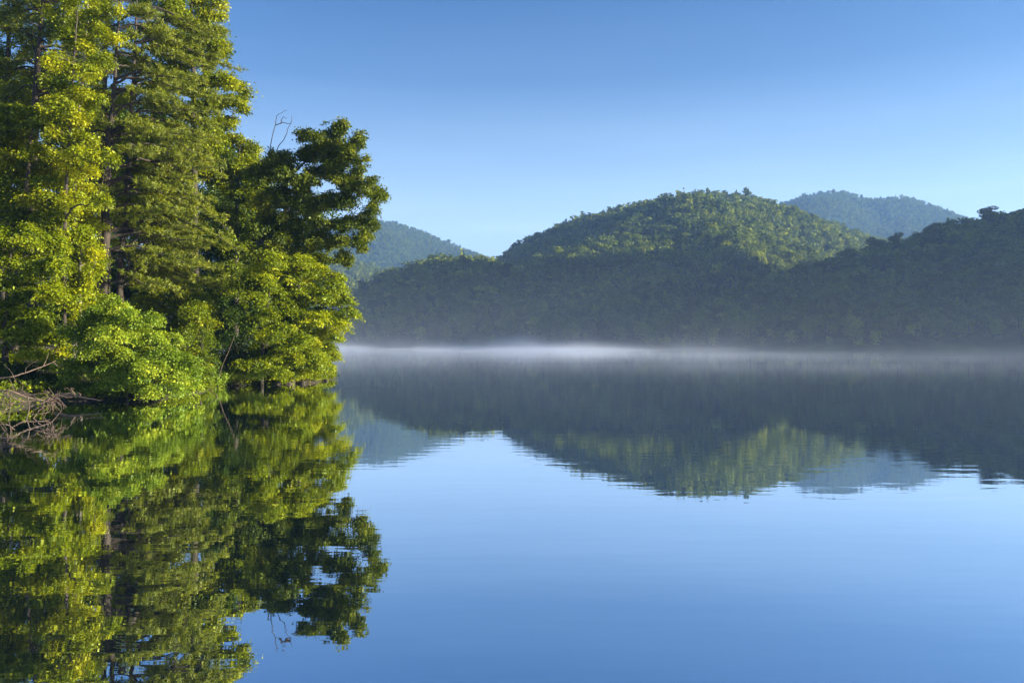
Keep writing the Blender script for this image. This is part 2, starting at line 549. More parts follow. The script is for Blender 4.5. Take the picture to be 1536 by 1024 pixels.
def build_forests(pxs, ds, H, run):
    rng = np.random.default_rng(11)
    rows = {k: [] for k in RIDGES}
    names = list(RIDGES)
    spec = {'right': (215, 480, 4.8, 950, 1680), 'spur': (340, 540, 5.0, 430, 960), 'main': (340, 900, 4.5, 690, 1480),
            'left_middle': (800, 1130, 7.0, 430, 730), 'left_far': (1250, 2050, 8.5, 430, 780), 'right_far': (1150, 1800, 8.0, 1120, 1560)}
    for key, (d0, d1, sp, a, b) in spec.items():
        x0 = min((a - 768) / FOC * d0, (a - 768) / FOC * d1); x1 = max((b - 768) / FOC * d0, (b - 768) / FOC * d1)
        xs = np.arange(x0, x1, sp); ys = np.arange(d0, d1, sp)
        X, Y = np.meshgrid(xs, ys)
        X = (X + rng.uniform(-.48, .48, X.shape) * sp).ravel(); Y = (Y + rng.uniform(-.48, .48, Y.shape) * sp).ravel()
        px = X / Y * FOC + 768
        ok = (px > a) & (px < b)
        X, Y, px = X[ok], Y[ok], px[ok]
        h, who = terrain_h(px, Y)
        ci = np.clip(np.searchsorted(pxs, px), 0, len(pxs) - 1); ri = np.clip(np.searchsorted(ds, Y) - 2, 0, len(ds) - 1)
        vis = (h + 17) / Y > run[ri, ci] - 0.002
        ok = (h > 0.15) & (who == names.index(key)) & vis
        for x, y, z, p in zip(X[ok], Y[ok], h[ok], px[ok]):
            u = rng.random()
            big = key in ('right',)
            kind = 'pine' if u < (0.34 if big else 0.14) else ('cone' if u < (0.40 if big else 0.19) else 'broad')
            hh = rng.uniform(9.5, 16.5) * (1.12 if kind != 'broad' else 1.0)
            hh *= float(np.exp(rng.normal(0, .15)))
            hh *= {'right': .72, 'spur': .8, 'main': .78}.get(key, .8)
            if z < 2.0: hh *= rng.uniform(0.45, 0.9)
            lod = 1 if y < 400 else (2 if y < 620 else 3)
            w = rng.uniform(0.8, 1.25)
            rows[key].append((x, y, z - (hh * .22 if z > 5 else .4), hh, w, rng.uniform(0, 6.28), kind, lod, int(rng.integers(0, 5)), float(np.clip(rng.normal(.32, .07) if 'far' in key else rng.normal(.47, .17), .03, .97))))
    # the trees that stand largest in view become trees of their own
    cand = [(r[3] * (1.0 if r[6] != 'cone' else .8) / r[1], k, i) for k in ('right', 'spur', 'main') for i, r in enumerate(rows[k])
            if 960 < r[0] / r[1] * FOC + 768 < 1560 or 520 < r[0] / r[1] * FOC + 768 <= 960]
    cand.sort(reverse=True)
    single = set()
    for s, k, i in cand:
        if len(single) >= 280: break
        single.add((k, i))
    protos = {}
    trunk_me = None
    tb = Tubes(6)
    tb.add([(0, 0, -0.03), (0.004, 0, .3), (-.004, .004, .6), (0, 0, .93)], [.016, .012, .008, .002])
    for k in range(7):
        a = k * 2.1; z = .42 + .06 * k
        tb.add([(0, 0, z), (math.cos(a) * .09, math.sin(a) * .09, z + .05)], [.005, .002])
    trunk_me = tb.mesh('far_trunk')
    KIND = {'broad': ('broadleaf_tree', 'broadleaf tree', 'wood'), 'pine': ('pine_tree', 'pine tree', 'hillpine'), 'cone': ('spruce_tree', 'conical conifer', 'hillpine')}
    for k, i in sorted(single):
        x, y, z, h, w, rot, kind, lod, v, t = rows[k][i]
        nm, word, mt = KIND[kind]
        key = (kind, v)
        if key not in protos:
            q, lt = template(kind, 0, v)
            protos[key] = np_mesh('far_crown', q, np.arange(len(q)).reshape(-1, 4), tint=np.clip(lt + .47, 0, 1))
        e = empty(nm, (x, y, z)); e.scale = (h * w, h * w, h); e.rotation_euler.z = rot
        c = link('crown', protos[key], LEAF[mt], e)
        link('trunk', trunk_me, BARK, e)
        top = z > 38
        where = {'right': 'in shade on the right hill', 'spur': 'on the dark low spur across the lake', 'main': 'at the foot of the tall middle hill'}[k]
        if k == 'right':
            where = 'in shade on the right hill' if z > 4 else 'in mist at the water edge under the right hill'
        elif k == 'main':
            where = 'low on the tall middle hill' if z > 4 else 'at the water edge under the tall middle hill'
        elif k == 'spur':
            where = 'on the dark low spur across the lake' if z > 4 else 'at the water edge under the low spur'
        tag(e, f'hazy {word} {where}', 'tree', f'{word}s {where}')
    LAB = {'right': 'dense wood covering the shaded hill at the right of the lake',
           'spur': 'dense dark wood covering the low spur beside the tall middle hill',
           'main': 'dense wood covering the tall middle hill, sunlit on its right flank',
           'left_middle': 'pale green wood on the ridge below the blue left mountain',
           'left_far': 'blue hazy wood covering the distant mountain behind the lakeside oak',
           'right_far': 'blue hazy wood covering the distant twin mountain behind the right hill'}
    for k, rs in rows.items():
        rs = [r for i, r in enumerate(rs) if (k, i) not in single]
        me = forest_mesh('forest', rs)
        tag(link('forest', me, LEAF['wood']), LAB[k], 'forest', kind='stuff')
        print('forest', k, len(rs), len(me.polygons))


# ------------------------------------------------------------------ near trees
def px_lobes(lobes, d, depth=1.0, rng=RNG, sat=0):
    out = []
    for l in lobes:
        px, py, rx, ry = l[:4]
        dz = l[4] if len(l) > 4 else rng.uniform(-1.3, 1.3)
        dd = d + dz
        x, y, z = P(px, py, dd)
        s = dd / FOC
        out.append((x, y, z, rx * s, max(rx, ry) * s * depth, ry * s))
    if sat:
        more = []
        for (x, y, z, rx, ry, rz) in out:
            for q in range(sat):
                v = rand_unit(rng, 1)[0]
                k = rng.uniform(.3, .58)
                more.append((x + v[0] * rx * 1.02, y + v[1] * ry * 1.02, z + v[2] * rz * 1.02, rx * k, ry * k, max(rz * k, .25)))
        out = [(x, y, z, rx * .86, ry * .86, rz * .86) for (x, y, z, rx, ry, rz) in out] + more
    return np.array(out)


def base_at(px, d):
    x = (px - 768) / FOC * d
    return (x, d, float(ground_h(np.array([x]), np.array([d]))[0]))


def broadleaf(name, label, cat, d, trunk, tr, lobes, mat, seed, group=None, rc=0.55, nl=46, length=0.17, spacing=0.62, tint=0.5, fill=0.5,
              flat=0.7, droop=0.25, bark=BARK, up=0.7, rnd=0.55, out=0.6, gaps=0.0, limbs=True, leafy=True, parts=('trunk', 'crown'), tspread=.24, sat=2):
    """trunk: pixel points from the ground up (first one's row is ignored: the trunk starts on the ground)."""
    rng = np.random.default_rng(seed)
    b = base_at(trunk[0][0], d)
    pts = [(b[0], b[1], b[2] - 0.25)] + [P(px, py, d) for px, py in trunk[1:]]
    b = np.array(b)
    path = smooth_path(pts, 6, 0.02, rng)
    rad = np.interp(np.linspace(0, 1, len(path)), np.linspace(0, 1, len(tr)), tr)
    rad[0] *= 1.5
    T = Tubes(9)
    T.add(path - b, rad, 0.04)
    L = px_lobes(lobes, d, 1.0, rng, sat)
    C, O, I = lobes_to_clumps(rng, L, spacing * .86, fill)
    rc = rc * .88
    if gaps:
        w = wobble(C[:, 0] + C[:, 1] * .7, C[:, 2] + C[:, 1] * .4, 2.6, seed) + rng.normal(0, .35, len(C))
        keep = w > -1.6 + gaps
        C, O, I = C[keep], O[keep], I[keep]
    Tt = Tubes(5)
    if limbs:
        nodes = [(p, rad[k], p[2]) for k, p in enumerate(path) if k > len(path) * .15]
        tops = path[:, 2]
        dist = [np.linalg.norm(l[:3] - path[np.argmin(np.linalg.norm(path - l[:3], axis=1))]) for l in L]
        for i in np.argsort(dist):
            c = L[i][:3]
            NP = np.array([n_[0] for n_ in nodes])
            v = c - NP
            cost = np.linalg.norm(v, axis=1) + 1.3 * np.maximum(0, .35 * np.hypot(v[:, 0], v[:, 1]) - v[:, 2])
            k = int(np.argmin(cost))
            a, ra = nodes[k][0], nodes[k][1]
            ln = np.linalg.norm(c - a)
            if ln < 0.3: continue
            m1 = a + (c - a) * 0.4 + np.array([0, 0, 0.08 * ln]) + rng.normal(0, .06 * ln, 3)
            m2 = a + (c - a) * 0.75 + np.array([0, 0, 0.06 * ln]) + rng.normal(0, .05 * ln, 3)
            lp = smooth_path([a, m1, m2, c], 4, 0.02, rng)
            r0 = min(ra * 0.62, 0.010 * ln + 0.022 + .012 * dist[i])
            rl = np.linspace(r0, 0.014, len(lp))
            T.add(lp - b, rl)
            nodes += [(p, r_, 0) for p, r_ in zip(lp[3:], rl[3:])]
            cs = np.where(I == i)[0]
            for j in rng.choice(cs, min(len(cs), 9), replace=False) if len(cs) else []:
                s = lp[rng.integers(len(lp) // 2, len(lp))]
                e = C[j]
                mm = (s + e) / 2 + rng.normal(0, .06, 3) + np.array([0, 0, .05])
                T.add(np.array([s, mm, e]) - b, [.014, .009, .004])
    root = empty(name, tuple(b))
    link(parts[0], T.mesh(parts[0]), bark, root)
    q, f, t = crown_leaves(rng, C - b, O, I, rc, int(nl * 1.2), length * .78, flat, droop, up, out, rnd, tint, tspread)
    link(parts[1], np_mesh(parts[1], q, f, tint=t), LEAF[mat], root)
    tag(root, label, cat, group)
    return root


def bush(name, label, d, px0, lobes, mat, seed, group=None, **kw):
    kw.setdefault('limbs', True)
    py = min(l[1] for l in lobes)
    return broadleaf(name, label, 'bush', d, [(px0, 0), (px0 + 3, (py + 560) / 2)], [.07, .02], lobes, mat, seed, group, parts=('stem', 'foliage'), **kw)


def pine(name, label, d, trunk, tr, branches, auto, seed, group=None, tint=0.5, dens=1.0, spurs=16):
    """branches: pixel polylines; auto: list of (row, left reach px, right reach px)."""
    rng = np.random.default_rng(seed)
    b = np.array(base_at(trunk[0][0], d))
    pts = [(b[0], b[1], b[2] - 0.3)] + [P(px, py, d) for px, py in trunk[1:]]
    path = smooth_path(pts, 8, 0.015, rng)
    rad = np.interp(np.linspace(0, 1, len(path)), np.linspace(0, 1, len(tr)), tr)
    rad[0] *= 1.35
    T = Tubes(11)
    T.add(path - b, rad, 0.05)
    bl = []
    for br in branches:
        dz = rng.uniform(-1.2, 0.2)
        pp = [P(px, py, d + dz * i / (len(br) - 1)) for i, (px, py) in enumerate(br)]
        bl.append((smooth_path(pp, 5, 0.02, rng), 0.075, 0.30))
    tz = path[:, 2]
    for (row, rl, rr, n) in auto:
        for q in range(n):
            z = P(0, row + rng.uniform(-7, 7), d)[2]
            a = np.array([np.interp(z, tz, path[:, 0]), np.interp(z, tz, path[:, 1]), z])
            side = rng.random() < rr / (rr + rl)
            reach = (rr if side else rl) * d / FOC * rng.uniform(.6, 1.05)
            az = rng.uniform(-.75, 1.15) * (1 if side else 1) + (0 if side else math.pi)
            dirv = np.array([math.cos(az), math.sin(az) * 0.9, 0])
            ln = reach * (0.55 + 0.45 * abs(math.cos(az)))
            dr = rng.uniform(0.0, 0.16)
            pp = [a, a + dirv * ln * .3 + np.array([0, 0, ln * .06]), a + dirv * ln * .65 + np.array([0, 0, ln * (.05 - dr)]), a + dirv * ln + np.array([0, 0, ln * (.04 - 1.7 * dr)])]
            bl.append((smooth_path(pp, 5, 0.02, rng), 0.012 * ln + .025, 0.38))
    for q in range(spurs):
        z = P(0, rng.uniform(0, 420), d)[2]
        a = np.array([np.interp(z, tz, path[:, 0]), np.interp(z, tz, path[:, 1]), z])
        az = rng.uniform(-math.pi, math.pi); ln = rng.uniform(.5, 1.5)
        dv = np.array([math.cos(az), math.sin(az), rng.uniform(-.2, .35)])
        bl.append((smooth_path([a, a + dv * ln * .5, a + dv * ln + np.array([0, 0, -.08])], 5, .02, rng), .02, .4))
    TP, TD = [], []
    for path_b, r0, bare in bl:
        T.add(path_b - b, np.linspace(r0, 0.012, len(path_b)))
        seg = np.linalg.norm(np.diff(path_b, axis=0), axis=1).sum()
        n = int(seg * 7 * dens) + 6
        for j in range(n):
            s = rng.uniform(bare, 1.0)
            if s > 1: continue
            i = s * (len(path_b) - 1); k = min(int(i), len(path_b) - 2)
            o = path_b[k] + (path_b[k + 1] - path_b[k]) * (i - k)
            fwd = unit(path_b[k + 1] - path_b[k])
            lat = unit(np.cross(fwd, [0, 0, 1])) * (1 if rng.random() < .5 else -1)
            l2 = rng.uniform(0.35, 0.95) * (1.15 - 0.6 * s) * min(1.3, 0.4 + seg * .22)
            dv = unit(fwd * rng.uniform(.3, 1) + lat * rng.uniform(.2, 1.0) + np.array([0, 0, rng.uniform(-.12, .30)]))
            e = o + dv * l2
            if rng.random() < .5: T.add(np.array([o, (o + e) / 2 + [0, 0, -.02], e]) - b, [.011, .008, .004])
            m = max(2, int(l2 / 0.13))
            for u in np.linspace(0.35, 1.0, m):
                TP.append(o + (e - o) * u + rng.normal(0, .05, 3)); TD.append(dv)
    TP = np.array(TP); TD = np.array(TD)
    nb = 11
    k = len(TP) * nb
    ax = np.repeat(TD, nb, 0)
    dirs = unit(ax * 0.75 + rng.standard_normal((k, 3)) * 0.75 + np.array([0, 0, .28]))
    ln = rng.uniform(0.16, 0.27, k)
    pos = np.repeat(TP, nb, 0) + dirs * ln[:, None] * .5
    tn = np.clip(tint + np.repeat(rng.normal(0, .13, len(TP)), nb) + rng.normal(0, .1, k), 0, 1)
    q, f = leaf_quads(pos, rng.standard_normal((k, 3)) + np.array([0, 0, .5]), dirs, ln, np.full(k, 0.036))
    root = empty(name, tuple(b))
    link('trunk', T.mesh('trunk'), BARKP, root)
    link('crown', np_mesh('crown', q - b, f, tint=tn), LEAF['pine'], root)
    tag(root, label, 'tree', group)
    print(name, len(f))
    return root


def dead_branch(name, label, rows, r0, seed, cat='branch', group=None, twigs=0, mat=None, r1=None):
    """rows: pixel points with their own distances; the first is the thick end."""
    rng = np.random.default_rng(seed)
    pts = np.array([P(*r) for r in rows])
    b = pts[0].copy()
    path = smooth_path(pts, 5, r0 * .18, rng)
    T = Tubes(7)
    T.add(path - b, np.linspace(r0, r1 if r1 else r0 * .35, len(path)), 0.08)
    for i in range(twigs):
        k = rng.integers(len(path) // 5, len(path))
        o = path[k]
        dv = unit(rng.standard_normal(3) * np.array([1, .6, 1]) + unit(path[-1] - path[0]) * .5)
        ln = rng.uniform(.25, .8)
        p2 = [o, o + dv * ln * .5 + rng.normal(0, .05, 3), o + dv * ln + rng.normal(0, .09, 3) - np.array([0, 0, .12 * ln])]
        T.add(smooth_path(p2, 3) - b, np.linspace(r0 * .38, .006, 7))
    o = link(name, T.mesh(name), mat or DEAD, None, tuple(b))
    tag(o, label, cat, group)
    return o


def build_grove():
    # --- the oak reaching over the water
    oak = broadleaf('oak_tree', 'dark green oak with bare twigs on top, its crown reaching furthest over the lake', 'tree', 51.0,
              [(396, 0), (392, 470), (392, 400), (392, 350), (405, 310), (432, 270), (462, 240)], [.36, .30, .25, .22, .14, .09, .05],
              [(500, 195, 20, 20), (497, 220, 30, 20), (536, 212, 17, 18), (520, 240, 26, 20), (540, 250, 14, 14), (470, 228, 22, 14), (452, 204, 12, 11), (476, 258, 26, 14), (430, 240, 28, 16),
               (402, 256, 26, 24), (522, 272, 26, 14), (447, 272, 28, 16), (570, 292, 17, 13), (548, 284, 26, 12), (515, 302, 30, 13), (478, 302, 28, 14),
               (438, 303, 32, 18), (402, 300, 26, 28), (545, 335, 20, 12), (558, 318, 14, 10), (515, 338, 26, 11), (478, 335, 26, 12), (440, 338, 30, 16),
               (536, 362, 16, 12), (520, 384, 15, 12), (500, 362, 26, 11), (462, 362, 30, 14), (404, 340, 26, 22), (420, 372, 26, 18), (552, 352, 10, 9), (455, 385, 30, 12)],
              'oak', 101, rc=.36, nl=38, length=.18, spacing=.5, tint=.55, gaps=.35, fill=.55, flat=.75, sat=3)
    T = Tubes(5)
    b = np.array(oak.location)
    for rows in ([(402, 262), (406, 218), (413, 188), (415, 174), (422, 170), (431, 165)], [(413, 188), (424, 184), (434, 186), (437, 182)],
                 [(412, 262), (416, 224), (428, 206), (432, 192), (437, 184), (438, 174)], [(421, 186), (424, 176), (430, 178)]):
        p = smooth_path([P(px, py, 51.2) for px, py in rows], 4, .012)
        T.add(p - b, np.linspace(.032, .010, len(p)))
    link('bare_twigs', T.mesh('bare_twigs'), BARK, oak)
    # --- bright tree under the oak, at the grove's tip
    broadleaf('hornbeam_tree', 'bright green tree with layered drooping sprays below the dark oak', 'tree', 49.0,
              [(436, 0), (440, 500), (448, 430), (455, 385)], [.2, .16, .1, .04],
              [(455, 392, 30, 14), (430, 405, 30, 18), (480, 408, 26, 14), (455, 425, 36, 16), (500, 428, 22, 14), (505, 448, 22, 12), (478, 445, 30, 14), (440, 450, 34, 18), (522, 466, 13, 9),
               (500, 474, 26, 12), (470, 478, 32, 16), (436, 485, 32, 18), (490, 498, 26, 11), (512, 488, 12, 8), (460, 508, 32, 14), (492, 520, 18, 8), (430, 520, 30, 16), (470, 530, 28, 10), (452, 545, 26, 10), (430, 556, 20, 9), (478, 546, 18, 8)],
              'bright', 102, rc=.5, nl=52, length=.16, spacing=.55, tint=.46, flat=.35, droop=.5)
    broadleaf('sapling_tree', 'low leafy tree with dark hollow at its left, in front of the bright drooping tree', 'tree', 47.2,
              [(392, 0), (396, 500), (404, 440)], [.12, .08, .03],
              [(402, 432, 26, 14), (392, 408, 22, 14), (410, 392, 20, 12), (378, 425, 20, 14), (382, 446, 18, 14), (425, 458, 26, 14), (398, 470, 28, 16), (432, 486, 24, 13), (376, 486, 18, 16), (405, 503, 30, 15), (436, 515, 26, 12), (385, 526, 20, 14),
               (415, 535, 30, 13), (445, 545, 22, 9), (396, 552, 26, 10), (375, 545, 16, 10), (420, 557, 20, 7)],
              'bright', 103, rc=.45, nl=48, length=.15, spacing=.52, tint=.40, flat=.4, droop=.45)
    bush('hemlock_shrub', 'low feathery shrub leaning flat over the water at the tip of the point', 51.0, 462,
         [(478, 552, 18, 5), (492, 549, 14, 4), (484, 542, 14, 5), (462, 556, 22, 7), (500, 528, 10, 4), (490, 534, 16, 5), (470, 540, 20, 7), (455, 562, 22, 7), (440, 558, 20, 8)],
         'bright', 104, rc=.38, nl=50, length=.11, spacing=.42, tint=.5, flat=.25, droop=.35)
    # --- tall tree behind the pines, its crown against the sky
    broadleaf('tulip_tree', 'tall leafy tree behind the pines with crown edge against open sky', 'tree', 56.0,
              [(296, 0), (293, 420), (291, 280), (291, 150), (288, 40), (285, -70)], [.34, .28, .24, .18, .1, .03],
              [(285, -30, 34, 22), (300, 0, 26, 16), (262, 10, 32, 22), (312, 24, 20, 14), (285, 35, 32, 20), (326, 50, 15, 12), (305, 62, 26, 15), (262, 60, 34, 22), (328, 82, 15, 10), (332, 68, 10, 8), (300, 92, 30, 16),
               (258, 100, 32, 22), (345, 124, 18, 10), (362, 134, 17, 10), (325, 122, 22, 13), (295, 128, 30, 18), (352, 150, 16, 11), (362, 160, 11, 8), (326, 155, 26, 13), (296, 170, 32, 20), (340, 182, 12, 8),
               (318, 190, 26, 14), (285, 210, 32, 20), (318, 222, 26, 16), (300, 250, 30, 20)],
              'mid', 105, rc=.5, nl=44, length=.2, spacing=.64, tint=.56, gaps=.35, fill=.5)
    broadleaf('ash_tree', 'mid green tree filling the gap between the pines and the oak', 'tree', 58.0,
              [(352, 0), (354, 420), (356, 300), (360, 220)], [.24, .2, .14, .04],
              [(355, 212, 22, 14), (378, 226, 24, 15), (338, 232, 22, 16), (392, 248, 20, 14), (360, 250, 30, 18), (335, 265, 26, 18), (385, 275, 28, 18), (355, 290, 32, 20), (388, 305, 28, 18), (345, 325, 32, 22),
               (378, 340, 32, 20), (350, 370, 34, 22), (388, 378, 30, 20), (340, 410, 32, 24), (375, 420, 32, 22), (330, 450, 30, 22), (355, 470, 26, 20)],
              'mid', 106, rc=.52, nl=42, length=.19, spacing=.66, tint=.42, gaps=.3)
    # --- the pair of pines
    auto1 = [(y, 45 if y < 230 else 22, 150 if y > 110 else 85, 2) for y in range(-60, 400, 15)]
    pine('pine_tree', 'taller pine with thicker dark trunk, left of the close pair behind the big bush', 44.0,
         [(160, 0), (158, 440), (159, 330), (161, 270), (163, 210), (167, 180), (170, 150), (174, 90), (178, 30), (181, -70)],
         [.31, .27, .24, .22, .19, .15, .11, .075, .05, .02],
         [[(165, 186), (176, 168), (192, 157), (222, 155), (255, 163), (300, 167), (332, 172)], [(161, 215), (178, 190), (196, 182), (220, 190), (262, 200), (310, 206)],
          [(160, 240), (172, 213), (190, 211), (220, 222), (265, 234), (298, 252), (340, 250)], [(160, 428), (176, 420), (192, 412), (215, 426), (245, 425), (268, 436)],
          [(172, 110), (150, 108), (128, 100), (110, 104)], [(164, 200), (145, 196), (120, 205), (100, 202)], [(166, 130), (190, 118), (230, 122), (280, 136), (322, 142)],
          [(192, 412), (205, 405), (220, 396), (228, 372)], [(190, 415), (194, 385), (196, 372)]],
         auto1, 201, tint=.56, dens=.72)
    auto2 = [(y, 16, 150, 2) for y in range(20, 440, 15)]
    pine('pine_tree', 'slimmer pine with reddish trunk, right of the close pair behind the big bush', 46.0,
         [(178, 0), (180, 430), (184, 360), (190, 290), (194, 230), (196, 190), (199, 130), (203, 60), (206, -30)],
         [.21, .19, .18, .17, .15, .13, .10, .07, .02],
         [[(192, 275), (215, 275), (240, 283), (262, 294), (290, 303), (312, 318), (335, 338)], [(196, 232), (225, 226), (262, 238), (300, 246), (336, 268)], [(190, 330), (225, 320), (270, 330), (320, 352), (352, 372)],
          [(186, 375), (208, 352), (212, 320), (210, 285)], [(184, 370), (225, 362), (250, 385), (275, 400), (325, 402)], [(182, 420), (215, 400), (260, 405), (300, 420), (350, 415)]],
         auto2, 202, tint=.6, dens=.72)
    auto3 = [(y, 85, 85, 3) for y in range(-60, 150, 14)]
    pine('pine_tree', 'dark trunked pine near the left edge of the picture, standing clear above the maples', 49.0,
         [(48, 0), (50, 300), (53, 160), (56, 110), (60, 50), (64, 0), (67, -90)], [.27, .23, .20, .17, .13, .09, .04],
         [[(58, 95), (50, 72), (42, 52), (28, 38)], [(57, 145), (75, 138), (90, 132)], [(60, 60), (85, 70), (112, 74)]],
         auto3, 203, tint=.48, dens=.6)
    # --- leafy trees on the left
    broadleaf('maple_tree', 'tall green maple at the left edge, its crown above the yellow tree', 'tree', 42.5,
              [(22, 0), (26, 420), (40, 280), (46, 200)], [.2, .17, .12, .04],
              [(14, 168, 34, 18), (55, 182, 32, 18), (90, 200, 24, 16), (-18, 190, 34, 22), (25, 210, 36, 20), (68, 226, 30, 18), (-5, 240, 36, 22), (40, 255, 36, 20), (82, 262, 20, 16), (10, 285, 38, 20), (55, 295, 34, 20),
               (-25, 300, 34, 26), (25, 325, 38, 22), (70, 330, 28, 18)],
              'mid', 107, rc=.48, nl=46, length=.17, spacing=.58, tint=.55, flat=.45, droop=.35, gaps=.2)
    broadleaf('maple_tree', 'lower bright maple at the left edge whose sprays hang above the driftwood', 'tree', 37.5,
              [(10, 0), (8, 480), (16, 380)], [.16, .13, .05],
              [(-5, 352, 36, 18), (45, 358, 32, 16), (84, 372, 24, 14), (20, 385, 38, 18), (64, 402, 32, 16), (98, 400, 16, 12), (-10, 418, 38, 20), (36, 430, 38, 18), (80, 440, 26, 15), (10, 462, 38, 18), (58, 474, 34, 16),
               (-20, 490, 36, 22), (30, 502, 36, 16), (74, 508, 24, 12), (88, 526, 14, 9), (50, 530, 28, 12), (5, 535, 34, 16), (70, 546, 14, 6)],
              'bright', 108, rc=.42, nl=50, length=.145, spacing=.5, tint=.47, flat=.4, droop=.45)
    broadleaf('maple_tree', 'small tree with golden yellow leaves left of the pines', 'tree', 42.6,
              [(114, 0), (113, 420), (112, 340), (114, 270)], [.04, .035, .03, .015],
              [(106, 246, 20, 9), (122, 258, 20, 10), (104, 272, 22, 11), (130, 282, 18, 10), (112, 296, 24, 12), (140, 306, 16, 11), (120, 322, 24, 11), (98, 312, 16, 11), (138, 336, 18, 9)],
              'yellow', 109, rc=.4, nl=46, length=.13, spacing=.48, tint=.42, gaps=.4)
    broadleaf('young_tree', 'slender pale stemmed tree rising between the maple and the pines', 'tree', 47.0,
              [(112, 0), (114, 260), (119, 170), (127, 80), (132, 10), (134, -60)], [.12, .10, .09, .07, .05, .02],
              [(128, 60, 22, 18), (140, 20, 24, 18), (112, 30, 24, 18), (130, -20, 30, 22), (105, 110, 18, 12), (140, 120, 14, 10), (100, 150, 22, 14), (138, 190, 22, 14), (132, 225, 20, 14)],
              'mid', 110, rc=.45, nl=36, length=.15, spacing=.6, tint=.5, bark=BARKL, gaps=.4)
    broadleaf('young_tree', 'feathery green tree between the dark edge pine and the pair of pines', 'tree', 41.2,
              [(96, 0), (98, 330), (104, 200), (112, 80), (116, 10)], [.10, .09, .07, .05, .02],
              [(118, 0, 24, 13), (158, 14, 18, 12), (170, 60, 15, 11), (152, 48, 14, 10), (160, 92, 14, 10), (168, 240, 14, 9), (156, 300, 14, 9), (92, 22, 20, 12), (136, 32, 16, 11), (104, 52, 24, 13), (132, 72, 18, 12), (84, 88, 20, 12), (112, 102, 22, 12), (140, 112, 13, 10), (92, 128, 24, 13), (124, 142, 22, 12), (82, 158, 22, 12),
               (112, 176, 24, 13), (140, 168, 12, 10), (92, 198, 24, 14), (128, 208, 20, 12), (108, 232, 24, 12), (142, 236, 12, 10)],
              'mid', 115, rc=.4, nl=40, length=.15, spacing=.52, tint=.58, gaps=.8)
    broadleaf('young_tree', 'yellow green understorey tree showing behind the bare pine trunks', 'tree', 52.0,
              [(226, 0), (228, 460), (236, 380), (240, 320)], [.14, .12, .08, .03],
              [(215, 318, 30, 16), (250, 330, 28, 16), (210, 350, 28, 16), (245, 362, 30, 18), (280, 365, 24, 16), (225, 388, 32, 18), (265, 400, 30, 18), (200, 410, 26, 16), (240, 428, 32, 18), (285, 425, 28, 18), (215, 455, 30, 16),
               (262, 460, 30, 16), (300, 450, 24, 16), (225, 480, 30, 16), (280, 488, 30, 18)],
              'bright', 111, rc=.48, nl=44, length=.16, spacing=.6, tint=.52, droop=.35)
    broadleaf('young_tree', 'bright leafy young tree left of the pine trunks below the yellow tree', 'tree', 42.0,
              [(122, 0), (122, 470), (120, 400), (124, 350)], [.07, .06, .05, .02],
              [(128, 350, 26, 14), (104, 362, 22, 14), (140, 372, 18, 14), (118, 388, 28, 14), (140, 408, 18, 14), (106, 415, 22, 16), (126, 436, 26, 15), (100, 450, 20, 16), (140, 455, 14, 14), (120, 470, 24, 14)],
              'bright', 112, rc=.44, nl=44, length=.15, spacing=.55, tint=.56, bark=BARKL)
    broadleaf('beech_tree', 'tall broadleaf tree behind the pine tops at the upper left', 'tree', 57.0,
              [(150, 0), (152, 300), (156, 150), (160, 40), (162, -60)], [.3, .26, .2, .1, .04],
              [(90, -10, 38, 24), (150, -15, 38, 24), (205, -5, 36, 22), (60, 40, 36, 24), (115, 45, 36, 24), (170, 45, 36, 22), (222, 50, 30, 22), (85, 95, 34, 22), (140, 98, 34, 22), (195, 100, 32, 22), (110, 145, 34, 20), (230, 105, 28, 20),
               (165, 150, 34, 20), (215, 150, 32, 20), (125, 195, 34, 20), (235, 200, 30, 22), (180, 205, 32, 20), (145, 250, 34, 22), (205, 255, 34, 22), (250, 260, 30, 22), (170, 300, 34, 22), (230, 300, 34, 22)],
              'mid', 113, rc=.5, nl=36, length=.19, spacing=.72, tint=.58, gaps=.85)
    broadleaf('beech_tree', 'leafy tree behind the dark pine in the top left corner', 'tree', 58.0,
              [(5, 0), (8, 250), (12, 100), (14, -40)], [.28, .24, .18, .04],
              [(-20, -20, 40, 24), (30, -15, 38, 24), (5, 30, 38, 24), (-35, 50, 36, 26), (40, 70, 34, 22), (0, 85, 36, 22), (-30, 120, 36, 26), (25, 125, 36, 22), (-5, 165, 38, 24), (60, 140, 30, 20)],
              'mid', 114, rc=.5, nl=36, length=.19, spacing=.72, tint=.5, gaps=.9)
    # --- wood further back that closes the grove
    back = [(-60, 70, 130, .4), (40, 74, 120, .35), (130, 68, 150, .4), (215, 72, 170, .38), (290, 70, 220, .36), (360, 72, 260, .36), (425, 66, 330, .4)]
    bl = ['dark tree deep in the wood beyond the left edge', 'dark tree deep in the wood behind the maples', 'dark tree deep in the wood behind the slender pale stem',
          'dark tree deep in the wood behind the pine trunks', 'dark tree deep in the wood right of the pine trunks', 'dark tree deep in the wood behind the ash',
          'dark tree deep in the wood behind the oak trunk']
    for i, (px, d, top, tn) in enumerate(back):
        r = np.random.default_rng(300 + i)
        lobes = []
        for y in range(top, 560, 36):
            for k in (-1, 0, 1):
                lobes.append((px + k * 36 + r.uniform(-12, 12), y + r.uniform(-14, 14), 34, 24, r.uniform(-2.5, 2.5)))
        broadleaf('forest_tree', bl[i], 'tree', d, [(px, 0), (px + 4, 300), (px, top)], [.26, .2, .05], lobes, 'dark', 310 + i, sat=0, rc=.65, nl=30, length=.26, spacing=.98, tint=tn + .1, limbs=False)
